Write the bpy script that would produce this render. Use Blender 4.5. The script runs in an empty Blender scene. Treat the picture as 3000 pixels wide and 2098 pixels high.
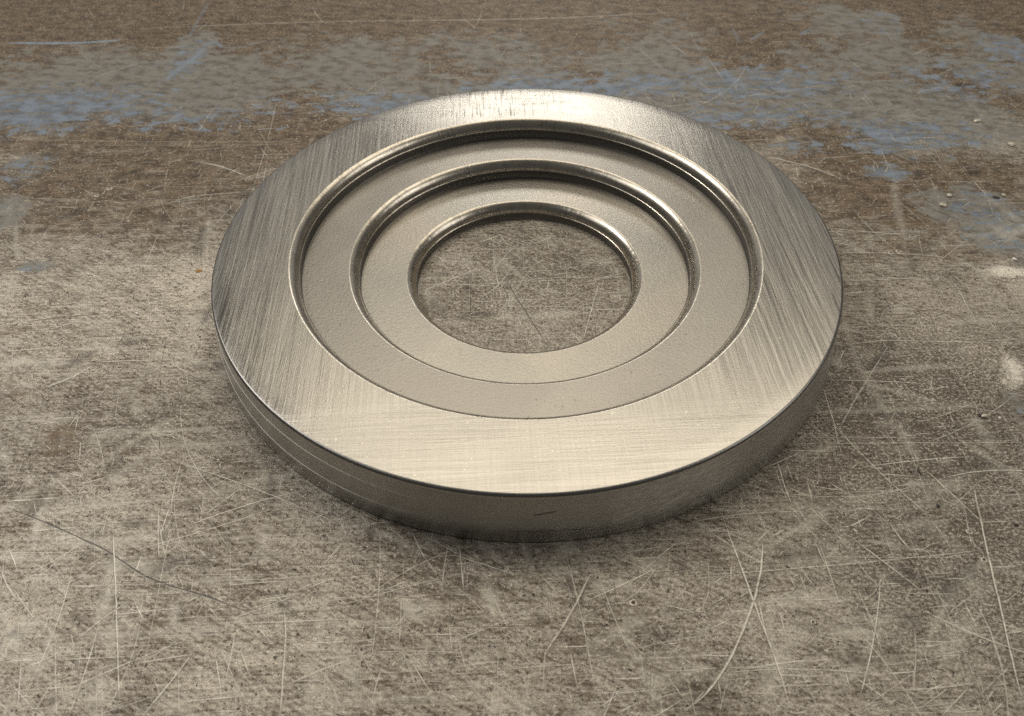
import bpy, bmesh, math, random
import numpy as np
from mathutils import Matrix, Vector, noise as mnoise

MM = 0.001
scene = bpy.context.scene
col = scene.collection
rng = np.random.default_rng(11)
random.seed(11)

# ------------------------------------------------------------------ camera
EL, YAW, ROLL, DIST = 0.7478, -0.0032, -0.0266, 218.15
TARGET = np.array([-6.619, -9.342, 0.0])
FPX, PPX, PPY = 2575.4, 1461.74, 904.92          # in pixels of the 3000 x 2098 photograph
d_ = np.array([math.sin(YAW) * math.cos(EL), -math.cos(YAW) * math.cos(EL), math.sin(EL)])
CAM = TARGET + d_ * DIST
fw_ = -d_
r_ = np.cross(fw_, [0, 0, 1.0]); r_ /= np.linalg.norm(r_)
u_ = np.cross(r_, fw_)
right_ = math.cos(ROLL) * r_ + math.sin(ROLL) * u_
up_ = -math.sin(ROLL) * r_ + math.cos(ROLL) * u_


def at(x, y, z=0.0):
    """point of the photograph -> point (mm) on the bench"""
    v = fw_ * FPX + right_ * (x - PPX) - up_ * (y - PPY)
    return CAM + v * ((z - CAM[2]) / v[2])


cam_data = bpy.data.cameras.new('camera')
cam = bpy.data.objects.new('camera', cam_data)
col.objects.link(cam)
m = Matrix.Identity(4)
for i in range(3):
    m[i][0], m[i][1], m[i][2], m[i][3] = right_[i], up_[i], d_[i], CAM[i] * MM
cam.matrix_world = m
cam_data.sensor_width = 36.0
cam_data.lens = 36.0 * FPX / 3000.0
cam_data.shift_x = (1500.0 - PPX) / 3000.0
cam_data.shift_y = (PPY - 1049.0) / 3000.0
cam_data.clip_start = 0.005
cam_data.clip_end = 50.0
cam_data.dof.use_dof = True
cam_data.dof.focus_distance = 0.200
cam_data.dof.aperture_fstop = 34.0
scene.camera = cam

# ------------------------------------------------------------------ light
world = bpy.data.worlds.new('World')
scene.world = world
world.use_nodes = True
bg = world.node_tree.nodes['Background']
bg.inputs[0].default_value = (1.0, 0.985, 0.97, 1)
bg.inputs[1].default_value = 0.10


def lamp(name, az, el, dist, sx, sy, power, colour, aim=(0, 0, 0)):
    """area lamp; azimuth 0 = straight behind the ring (+Y), positive to the right"""
    L = bpy.data.lights.new(name, 'AREA')
    L.shape = 'RECTANGLE'; L.size = sx; L.size_y = sy
    L.energy = power; L.color = colour
    o = bpy.data.objects.new(name, L)
    a, e = math.radians(az), math.radians(el)
    p = Vector((math.sin(a) * math.cos(e), math.cos(a) * math.cos(e), math.sin(e))) * dist
    o.location = p
    o.rotation_euler = (p - Vector(aim)).to_track_quat('Z', 'Y').to_euler()
    col.objects.link(o)
    return o


lamp('ceiling_lamp', 17, 62, 1.3, 1.30, 0.72, 7.6, (1.0, 0.92, 0.775))
lamp('key_lamp', -58, 46, 1.3, 0.22, 0.22, 5.0, (1.0, 0.965, 0.91))
lamp('rear_wall_light', 0, 24, 2.2, 3.2, 1.3, 4.2, (1.0, 0.98, 0.95))
lamp('window_lamp', 4, 29, 2.1, 0.55, 0.26, 3.3, (1.0, 0.96, 0.89))
lamp('side_lamp_left', -84, 52, 1.5, 0.75, 0.55, 2.9, (1.0, 0.975, 0.93))
lamp('side_lamp_right', 96, 38, 1.5, 0.80, 0.60, 4.4, (1.0, 0.96, 0.90))

vs = scene.view_settings
vs.view_transform = 'Standard'
vs.look = 'None'
vs.exposure = -0.18
vs.gamma = 1.0
vs.use_curve_mapping = False
scene.cycles.max_bounces = 5
scene.cycles.use_denoising = False
scene.cycles.transparent_max_bounces = 24


# ------------------------------------------------------------------ node helpers
class NT:
    def __init__(self, name):
        self.mat = bpy.data.materials.new(name)
        self.mat.use_nodes = True
        self.t = self.mat.node_tree
        self.t.nodes.clear()
        self.out = self.t.nodes.new('ShaderNodeOutputMaterial')
        tc = self.t.nodes.new('ShaderNodeTexCoord')
        self.P = self.vmath('SCALE', tc.outputs['Object'], s=1000.0)     # object coordinates in mm

    def link(self, a, b):
        self.t.links.new(a, b)

    def put(self, sock, v):
        if isinstance(v, bpy.types.NodeSocket):
            self.link(v, sock)
        elif v is not None:
            if isinstance(v, (tuple, list)) and len(v) == 3 and sock.type == 'RGBA':
                v = (*v, 1)
            sock.default_value = v

    def m(self, op, a, b=None, c=None, clamp=False):
        n = self.t.nodes.new('ShaderNodeMath'); n.operation = op; n.use_clamp = clamp
        for i, v in enumerate((a, b, c)):
            self.put(n.inputs[i], v)
        return n.outputs[0]

    def vmath(self, op, a, b=None, s=None):
        n = self.t.nodes.new('ShaderNodeVectorMath'); n.operation = op
        self.put(n.inputs[0], a)
        if b is not None: self.put(n.inputs[1], b)
        if s is not None: self.put(n.inputs['Scale'], s)
        return n.outputs[0]

    def xyz(self, v):
        n = self.t.nodes.new('ShaderNodeSeparateXYZ'); self.link(v, n.inputs[0])
        return n.outputs

    def comb(self, x, y, z=0.0):
        n = self.t.nodes.new('ShaderNodeCombineXYZ')
        for i, v in enumerate((x, y, z)): self.put(n.inputs[i], v)
        return n.outputs[0]

    def mapping(self, v, rz=0.0, sc=(1, 1, 1), loc=(0, 0, 0)):
        # rotate first, then scale (so stretched noise can run in any direction)
        n = self.t.nodes.new('ShaderNodeVectorRotate'); n.rotation_type = 'Z_AXIS'
        self.link(v, n.inputs['Vector']); n.inputs['Angle'].default_value = rz
        w = self.vmath('MULTIPLY', n.outputs[0], tuple(sc))
        return self.vmath('ADD', w, tuple(loc))

    def noise(self, v, scale=1.0, detail=2.0, rough=0.5, dist=0.0, dim='3D'):
        n = self.t.nodes.new('ShaderNodeTexNoise'); n.noise_dimensions = dim
        if dim == '1D': self.put(n.inputs['W'], v)
        else: self.link(v, n.inputs['Vector'])
        n.inputs['Scale'].default_value = scale; n.inputs['Detail'].default_value = detail
        n.inputs['Roughness'].default_value = rough; n.inputs['Distortion'].default_value = dist
        return n.outputs['Fac']

    def voronoi(self, v, scale=1.0, feature='F1', rnd=1.0):
        n = self.t.nodes.new('ShaderNodeTexVoronoi'); n.feature = feature
        self.link(v, n.inputs['Vector']); n.inputs['Scale'].default_value = scale
        n.inputs['Randomness'].default_value = rnd
        return n.outputs['Distance']

    def ss(self, v, lo, hi, a=0.0, b=1.0):
        n = self.t.nodes.new('ShaderNodeMapRange'); n.interpolation_type = 'SMOOTHSTEP'
        self.put(n.inputs['Value'], v)
        self.put(n.inputs['From Min'], lo); self.put(n.inputs['From Max'], hi)
        self.put(n.inputs['To Min'], a); self.put(n.inputs['To Max'], b)
        return n.outputs[0]

    def mix(self, f, a, b):
        n = self.t.nodes.new('ShaderNodeMix'); n.data_type = 'RGBA'
        self.put(n.inputs[0], f); self.put(n.inputs[6], a); self.put(n.inputs[7], b)
        return n.outputs[2]

    def mixf(self, f, a, b):
        n = self.t.nodes.new('ShaderNodeMix'); n.data_type = 'FLOAT'
        self.put(n.inputs[0], f); self.put(n.inputs[2], a); self.put(n.inputs[3], b)
        return n.outputs[0]

    def mul(self, c, f):
        """colour times a factor"""
        return self.vmath('SCALE', c, s=f) if isinstance(c, bpy.types.NodeSocket) else self.vmath('SCALE', self.rgb(c), s=f)

    def rgb(self, c):
        n = self.t.nodes.new('ShaderNodeRGB'); n.outputs[0].default_value = (*c, 1)
        return n.outputs[0]

    def attr(self, name):
        n = self.t.nodes.new('ShaderNodeAttribute'); n.attribute_name = name
        return n.outputs['Fac']

    def bump(self, h, dist_mm, strength=1.0, normal=None):
        n = self.t.nodes.new('ShaderNodeBump')
        n.inputs['Distance'].default_value = dist_mm * MM
        self.put(n.inputs['Strength'], strength)
        self.put(n.inputs['Height'], h)
        if normal is not None: self.link(normal, n.inputs['Normal'])
        return n.outputs[0]

    def bsdf(self, color, metal, rough, normal=None, aniso=None, tangent=None, alpha=None, spec=None):
        n = self.t.nodes.new('ShaderNodeBsdfPrincipled')
        self.put(n.inputs['Base Color'], color)
        self.put(n.inputs['Metallic'], metal)
        self.put(n.inputs['Roughness'], rough)
        if normal is not None: self.link(normal, n.inputs['Normal'])
        if aniso is not None: self.put(n.inputs['Anisotropic'], aniso)
        if tangent is not None: self.put(n.inputs['Tangent'], tangent)
        if alpha is not None: self.put(n.inputs['Alpha'], alpha)
        if spec is not None: self.put(n.inputs['Specular IOR Level'], spec)
        self.link(n.outputs[0], self.out.inputs['Surface'])
        return self.mat


STEEL = (0.39, 0.366, 0.325)


# ------------------------------------------------------------------ ring materials
def mat_brushed_face():
    n = NT('brushed_steel_face')
    X, Y, Z = n.xyz(n.P)
    # straight hand-sanding strokes running away from the viewer, and across at the near and far edge
    a1 = n.noise(n.mapping(n.P, 0.03, (8.0, 0.035, 1)), 1, 3, 0.65)
    a2 = n.noise(n.mapping(n.P, -0.04, (2.0, 0.016, 1), (31, 7, 0)), 1, 2, 0.6)
    a3 = n.noise(n.mapping(n.P, 0.05, (6.0, 0.06, 1), (11, 57, 0)), 1, 3, 0.7)
    b1 = n.noise(n.mapping(n.P, 0.015, (0.024, 6.5, 1), (3, 9, 0)), 1, 3, 0.65)
    b2 = n.noise(n.mapping(n.P, -0.06, (0.025, 3.6, 1), (13, 2, 0)), 1, 2, 0.6)
    patch = n.noise(n.P, 0.035, 2, 0.5)
    yy = n.m('ADD', Y, n.m('MULTIPLY', n.m('SUBTRACT', patch, 0.5), 26.0))
    across = n.m('MAXIMUM', n.ss(yy, -47.0, -58.0), n.m('MULTIPLY', n.ss(yy, 56.0, 62.0), n.ss(X, 34.0, 12.0)))
    depth = n.m('ADD', n.m('MULTIPLY', n.m('ADD', a1, a3), 0.31), n.m('MULTIPLY', a2, 0.38))
    cross = n.m('ADD', n.m('MULTIPLY', b1, 0.6), n.m('MULTIPLY', b2, 0.4))
    # fine pebbled patches where the strokes fade
    peb = n.noise(n.P, 2.6, 2, 0.6)
    fade = n.ss(n.noise(n.P, 0.06, 2, 0.5), 0.42, 0.60)
    line = n.mixf(across, depth, n.mixf(0.28, cross, depth))
    h = n.mixf(n.m('MULTIPLY', fade, 0.45), line, peb)
    # the dark cross-hatched strokes at the far edge
    hatch = n.m('MULTIPLY', n.ss(n.noise(n.mapping(n.P, 0.0, (2.6, 0.06, 1), (5, 5, 5)), 1, 3, 0.7), 0.53, 0.64),
                n.m('MULTIPLY', n.ss(Y, 57.0, 60.0), n.ss(n.m('ABSOLUTE', n.m('ADD', X, 6.0)), 30.0, 4.0)))
    lc = n.ss(line, 0.36, 0.64)
    tone = n.m('ADD', 0.71, n.m('MULTIPLY', lc, 0.52))
    tone = n.m('MULTIPLY', tone, n.m('ADD', 0.90, n.m('MULTIPLY', peb, 0.2)))
    tone = n.m('MULTIPLY', tone, n.m('SUBTRACT', 1.0, n.m('MULTIPLY', hatch, 0.75)))
    big = n.m('ADD', 0.88, n.m('MULTIPLY', n.noise(n.P, 0.02, 3, 0.5), 0.24))
    c = n.mul(STEEL, n.m('MULTIPLY', tone, big))
    # tiny bright and dark nicks
    nick = n.ss(n.noise(n.mapping(n.P, 0.0, (1.6, 0.9, 1), (7, 3, 1)), 1, 1, 0.5), 0.73, 0.79)
    c = n.mix(n.m('MULTIPLY', nick, 0.6), c, (0.72, 0.68, 0.58))
    rough = n.m('ADD', 0.17, n.m('MULTIPLY', lc, 0.13))
    nor = n.bump(h, 0.08, 0.6)
    tx = n.comb(across, n.m('SUBTRACT', 1.0, across), 0.0)
    return n.bsdf(c, 1.0, rough, nor, 0.55, tx)


def mat_matte_floor(name, base, tint, rgh):
    n = NT(name)
    X, Y, Z = n.xyz(n.P)
    peb = n.noise(n.P, 1.5, 3, 0.6)
    peb2 = n.noise(n.P, 3.6, 2, 0.6)
    ver = n.noise(n.mapping(n.P, 0.02, (2.2, 0.3, 1)), 1, 2, 0.6)
    mask = n.ss(n.noise(n.P, 0.05, 2, 0.5), 0.40, 0.62)
    h = n.m('ADD', n.m('MULTIPLY', peb, 0.6), n.m('ADD', n.m('MULTIPLY', peb2, 0.25), n.m('MULTIPLY', n.m('MULTIPLY', ver, mask), 0.35)))
    big = n.noise(n.P, 0.03, 3, 0.5)
    tone = n.m('ADD', 0.80, n.m('ADD', n.m('MULTIPLY', big, 0.22), n.m('MULTIPLY', peb2, 0.15)))
    c = n.mix(n.ss(big, 0.45, 0.65), base, tint)
    gr = n.noise(n.mapping(n.P, 0.0, (3.2, 0.35, 1), (2, 2, 2)), 1, 2, 0.6)
    tone = n.m('ADD', tone, n.m('MULTIPLY', n.m('SUBTRACT', gr, 0.5), 0.16))
    c = n.mul(c, tone)
    pit = n.ss(n.noise(n.P, 1.1, 1, 0.5), 0.27, 0.22)
    c = n.mix(n.m('MULTIPLY', pit, 0.6), c, (0.10, 0.09, 0.08))
    return n.bsdf(c, 1.0, n.m('ADD', rgh, n.m('MULTIPLY', big, 0.14)), n.bump(h, 0.13, 0.5))


def angle(n):
    X, Y, Z = n.xyz(n.P)
    return n.m('ARCTAN2', Y, X), X, Y, Z


def mat_rounded_edge():
    n = NT('polished_rounded_edge')
    A, X, Y, Z = angle(n)
    ca, sa = n.m('COSINE', A), n.m('SINE', A)
    # chatter ticks running down over the rounding, in groups
    tick = n.noise(n.m('MULTIPLY', A, 140.0), 1, 1, 0.7, dim='1D')
    grp = n.ss(n.noise(n.m('MULTIPLY', A, 7.0), 1, 2, 0.6, dim='1D'), 0.50, 0.62)
    along = n.noise(n.comb(n.m('MULTIPLY', ca, 6.0), n.m('MULTIPLY', sa, 6.0), n.m('MULTIPLY', Z, 4.0)), 1, 3, 0.6)
    spots = n.noise(n.P, 1.3, 4, 0.65)
    stain = n.m('MULTIPLY', n.ss(spots, 0.50, 0.62), n.ss(n.noise(n.P, 0.12, 2, 0.5), 0.42, 0.56))
    c = n.mul((0.52, 0.475, 0.40), n.m('ADD', 0.72, n.m('MULTIPLY', along, 0.5)))
    c = n.mul(c, n.m('SUBTRACT', 1.0, n.m('MULTIPLY', n.m('MULTIPLY', grp, n.ss(tick, 0.45, 0.7)), 0.40)))
    c = n.mix(n.m('MULTIPLY', stain, 0.5), c, (0.17, 0.135, 0.10))
    h = n.m('ADD', n.m('MULTIPLY', tick, n.m('ADD', 0.12, n.m('MULTIPLY', grp, 0.9))), n.m('MULTIPLY', along, 0.5))
    rough = n.m('ADD', 0.19, n.m('MULTIPLY', spots, 0.16))
    return n.bsdf(c, 1.0, rough, n.bump(h, 0.05, 0.5))


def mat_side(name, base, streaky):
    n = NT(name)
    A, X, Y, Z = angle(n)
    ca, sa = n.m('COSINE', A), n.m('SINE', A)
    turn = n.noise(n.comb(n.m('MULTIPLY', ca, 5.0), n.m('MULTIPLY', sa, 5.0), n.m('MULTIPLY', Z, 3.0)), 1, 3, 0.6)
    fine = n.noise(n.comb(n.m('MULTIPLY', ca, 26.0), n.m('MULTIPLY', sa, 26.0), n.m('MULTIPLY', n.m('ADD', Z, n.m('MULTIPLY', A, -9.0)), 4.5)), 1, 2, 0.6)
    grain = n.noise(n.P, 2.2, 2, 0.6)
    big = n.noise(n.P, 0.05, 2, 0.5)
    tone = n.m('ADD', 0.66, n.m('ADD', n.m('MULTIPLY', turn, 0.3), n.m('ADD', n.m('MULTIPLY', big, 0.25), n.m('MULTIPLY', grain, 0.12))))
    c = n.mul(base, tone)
    if streaky:
        sheen_zone = n.m('MULTIPLY', n.ss(A, -1.42, -1.33), n.ss(A, -0.95, -1.18))  # bright streaked sheen at the front right, painted into the side colour
        st = n.m('MULTIPLY', n.m('ADD', 0.25, n.m('MULTIPLY', n.ss(fine, 0.46, 0.64), 0.75)), sheen_zone)
        c = n.mix(n.m('MULTIPLY', st, 0.85), c, (0.85, 0.81, 0.72))
        # dark dash and wavering scuffs low on the front
        w = n.m('MULTIPLY', n.m('SUBTRACT', n.noise(n.m('MULTIPLY', A, 60.0), 1, 2, 0.5, dim='1D'), 0.5), 1.6)
        d1 = n.m('MULTIPLY', n.ss(n.m('ABSOLUTE', n.m('SUBTRACT', n.m('SUBTRACT', Z, 8.9), n.m('MULTIPLY', n.m('ADD', A, 1.561), 17.0))), 0.34, 0.12),
                 n.ss(n.m('ABSOLUTE', n.m('ADD', A, 1.561)), 0.034, 0.022))
        d2 = n.m('MULTIPLY', n.ss(n.m('ABSOLUTE', n.m('ADD', n.m('SUBTRACT', Z, 3.6), w)), 0.24, 0.06),
                 n.ss(n.m('ABSOLUTE', n.m('ADD', A, 1.55)), 0.13, 0.06))
        c = n.mix(n.m('MULTIPLY', n.m('MAXIMUM', d1, d2), 0.65), c, (0.06, 0.05, 0.042))
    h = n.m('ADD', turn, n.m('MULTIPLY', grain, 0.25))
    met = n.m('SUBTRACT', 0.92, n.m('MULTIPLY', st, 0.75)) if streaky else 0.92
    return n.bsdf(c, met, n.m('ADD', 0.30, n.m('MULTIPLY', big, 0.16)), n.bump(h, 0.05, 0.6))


def mat_bright_line():
    n = NT('bright_scored_steel')
    f = n.noise(n.P, 0.35, 2, 0.6)
    return n.bsdf(n.mul((0.85, 0.81, 0.72), n.m('ADD', 0.75, n.m('MULTIPLY', f, 0.5))), 0.15, 0.5)


M_FACE = mat_brushed_face()
M_STEP1 = mat_matte_floor('matte_machined_step', (0.31, 0.288, 0.255), (0.34, 0.316, 0.278), 0.27)
M_STEP2 = mat_matte_floor('matte_machined_step_pale', (0.35, 0.328, 0.288), (0.39, 0.356, 0.302), 0.23)
M_EDGE = mat_rounded_edge()
M_SIDE = mat_side('turned_steel_side', (0.60, 0.59, 0.565), True)
M_WALL = mat_side('turned_steel_shaded_wall', (0.17, 0.16, 0.145), False)  # shade of the inner walls put into a darker base colour
M_LINE = mat_bright_line()


def plain(name, c, metal, rough, sc=1.5):
    n = NT(name)
    f = n.noise(n.P, sc, 3, 0.65)
    return n.bsdf(n.mul(c, n.m('ADD', 0.65, n.m('MULTIPLY', f, 0.7))), metal, n.m('ADD', rough, n.m('MULTIPLY', f, 0.12)), n.bump(f, 0.05, 0.5))


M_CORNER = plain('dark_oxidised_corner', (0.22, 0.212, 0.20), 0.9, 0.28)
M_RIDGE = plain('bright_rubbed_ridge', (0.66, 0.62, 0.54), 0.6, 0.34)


# ------------------------------------------------------------------ bench material
def mat_bench():
    n = NT('worn_painted_steel_bench')
    X, Y, Z = n.xyz(n.P)
    paint, brown, pale, speck, bare, bluef = (n.attr(k) for k in ('paint', 'brown', 'pale', 'speckle', 'bare', 'blue'))
    big = n.noise(n.P, 0.028, 3, 0.55)
    mid = n.noise(n.mapping(n.P, 0.04, (0.16, 0.26, 1)), 1, 5, 0.64)
    cloud = n.noise(n.mapping(n.P, 0.25, (0.20, 0.34, 1), (4, 8, 0)), 1, 5, 0.66)
    fine = n.noise(n.mapping(n.P, 0.3, (1.0, 1.45, 1)), 1, 4, 0.78)
    roll = n.noise(n.mapping(n.P, -0.02, (0.10, 1.7, 1)), 1, 4, 0.66)
    diag = n.noise(n.mapping(n.P, 0.55, (0.14, 1.3, 1), (2, 6, 0)), 1, 4, 0.66)
    grit = n.noise(n.mapping(n.P, 0.0, (1.5, 1.9, 1), (50, 8, 0)), 1, 2, 0.6)

    # bare worn steel, mottled: light polished grains over dark
    g = n.m('ADD', n.m('MULTIPLY', cloud, 0.46), n.m('ADD', n.m('MULTIPLY', fine, 0.72), n.m('ADD', n.m('MULTIPLY', roll, 0.45), n.m('MULTIPLY', diag, 0.45))))
    g = n.m('ADD', n.m('SUBTRACT', g, 1.04), n.m('MULTIPLY', n.m('SUBTRACT', big, 0.5), 0.38))
    steel = n.mix(n.ss(g, -0.20, 0.19), (0.112, 0.087, 0.063), (0.52, 0.468, 0.39))
    steel = n.mul(steel, n.m('ADD', 0.86, n.m('ADD', n.m('MULTIPLY', pale, 0.32), n.m('MULTIPLY', big, 0.14))))
    # brown oxide film
    ox = n.ss(n.m('ADD', brown, n.m('MULTIPLY', n.m('SUBTRACT', mid, 0.5), 1.5)), 0.35, 0.85)
    oxc = n.mix(n.ss(n.m('ADD', n.m('MULTIPLY', cloud, 0.5), n.m('ADD', n.m('MULTIPLY', roll, 0.3), n.m('MULTIPLY', fine, 0.2))), 0.40, 0.62), (0.065, 0.042, 0.024), (0.225, 0.156, 0.092))
    c = n.mix(n.m('MULTIPLY', ox, 0.92), steel, oxc)
    # crisp dark freckles leaving pale islands of steel where the speckle is strong
    fl = n.ss(n.m('ADD', grit, n.m('ADD', n.m('MULTIPLY', n.m('SUBTRACT', cloud, 0.5), 0.3), n.m('MULTIPLY', speck, 0.09))), 0.53, 0.575)
    c = n.mix(n.m('MULTIPLY', fl, n.m('ADD', 0.24, n.m('MULTIPLY', speck, 0.62))), c, (0.095, 0.078, 0.06))
    # grey paint film and bright blue remains of it
    pq = n.m('ADD', n.m('MULTIPLY', mid, 0.42), n.m('ADD', n.m('MULTIPLY', big, 0.45), n.m('MULTIPLY', fine, 0.13)))
    pf = n.ss(n.m('ADD', paint, n.m('MULTIPLY', n.m('SUBTRACT', pq, 0.5), 3.4)), 0.46, 0.66)
    flake = n.noise(n.mapping(n.P, 0.05, (0.17, 0.42, 1), (40, 3, 0)), 1, 6, 0.72)
    bl = n.m('ADD', flake, n.m('ADD', n.m('MULTIPLY', n.m('SUBTRACT', fine, 0.5), 0.22), n.m('ADD', n.m('MULTIPLY', n.m('SUBTRACT', mid, 0.5), 0.30), n.m('MULTIPLY', n.m('SUBTRACT', bluef, 0.45), 0.22))))
    blue = n.ss(bl, 0.525, 0.565)
    pcol = n.mix(blue, n.mix(n.ss(cloud, 0.36, 0.56), (0.15, 0.134, 0.110), (0.25, 0.242, 0.218)), n.mix(n.ss(mid, 0.38, 0.62), (0.13, 0.15, 0.18), (0.225, 0.272, 0.335)))
    pcol = n.mul(pcol, n.m('ADD', 0.70, n.m('MULTIPLY', fine, 0.55)))
    c = n.mix(n.m('MULTIPLY', pf, n.m('ADD', 0.74, n.m('MULTIPLY', blue, 0.20))), c, pcol)
    # freshly ground bright patches
    br = n.ss(n.m('ADD', bare, n.m('MULTIPLY', n.m('SUBTRACT', fine, 0.5), 0.9)), 0.30, 0.95)
    c = n.mix(br, c, (0.80, 0.745, 0.64))
    # pin-holes and pits, bright bare nicks
    pits0 = n.ss(n.noise(n.P, 1.25, 1, 0.6), 0.33, 0.29)
    keep = n.m('SUBTRACT', 1.0, n.m('MULTIPLY', pf, 0.8))
    c = n.mix(n.m('MULTIPLY', n.m('MULTIPLY', pits0, keep), 0.8), c, (0.045, 0.037, 0.03))
    nick0 = n.ss(n.noise(n.mapping(n.P, 0.3, (1.2, 1.7, 1), (17, 31, 2)), 1, 1, 0.6), 0.65, 0.68)
    c = n.mix(n.m('MULTIPLY', n.m('MULTIPLY', nick0, keep), 0.65), c, (0.74, 0.69, 0.58))

    metal = n.m('MULTIPLY', n.m('SUBTRACT', 1.0, pf), n.m('SUBTRACT', 0.60, n.m('MULTIPLY', ox, 0.40)))
    rough = n.m('ADD', 0.36, n.m('MULTIPLY', fine, 0.18))
    h = n.m('ADD', fine, n.m('ADD', n.m('MULTIPLY', pits0, -1.2), n.m('MULTIPLY', nick0, 0.7)))
    return n.bsdf(c, metal, rough, n.bump(h, 0.30, n.m('SUBTRACT', 0.85, n.m('MULTIPLY', n.m('MAXIMUM', ox, pf), 0.45))), spec=0.25)


def mat_scratch(name, colour, lo, hi, metal=0.5):
    n = NT(name)
    a = n.attr('strength')
    f = n.noise(n.P, 0.7, 3, 0.7)
    g = n.noise(n.P, 3.0, 2, 0.6)
    al = n.m('MULTIPLY', a, n.ss(n.m('ADD', n.m('MULTIPLY', f, 0.7), n.m('MULTIPLY', g, 0.3)), lo, hi))
    return n.bsdf(colour, metal, 0.46, None, alpha=al)


M_BENCH = mat_bench()
M_SCR = mat_scratch('bare_scratch_and_lit_burr', (0.92, 0.865, 0.745), 0.25, 0.56, 0.3)  # bare scratches, and the lit burr painted beside dark ones
M_SCRD = mat_scratch('dark_scratch_and_shade', (0.060, 0.049, 0.039), 0.20, 0.46, 0.1)  # dark scratches, and the shaded flank painted beside bright ones
M_SCRB = mat_scratch('scraped_blue_paint', (0.36, 0.44, 0.54), 0.30, 0.55, 0.0)


# ------------------------------------------------------------------ bench
def link_mesh(name, verts, faces, mats, parent=None, smooth=True, matidx=None):
    me = bpy.data.meshes.new(name)
    me.from_pydata(verts, [], faces)
    for mt in (mats if isinstance(mats, (list, tuple)) else [mats]):
        me.materials.append(mt)
    if smooth:
        me.polygons.foreach_set('use_smooth', [True] * len(me.polygons))
    if matidx is not None:
        me.polygons.foreach_set('material_index', matidx)
    me.update()
    o = bpy.data.objects.new(name, me)
    col.objects.link(o)
    if parent is not None:
        o.parent = parent
    return o


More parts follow.
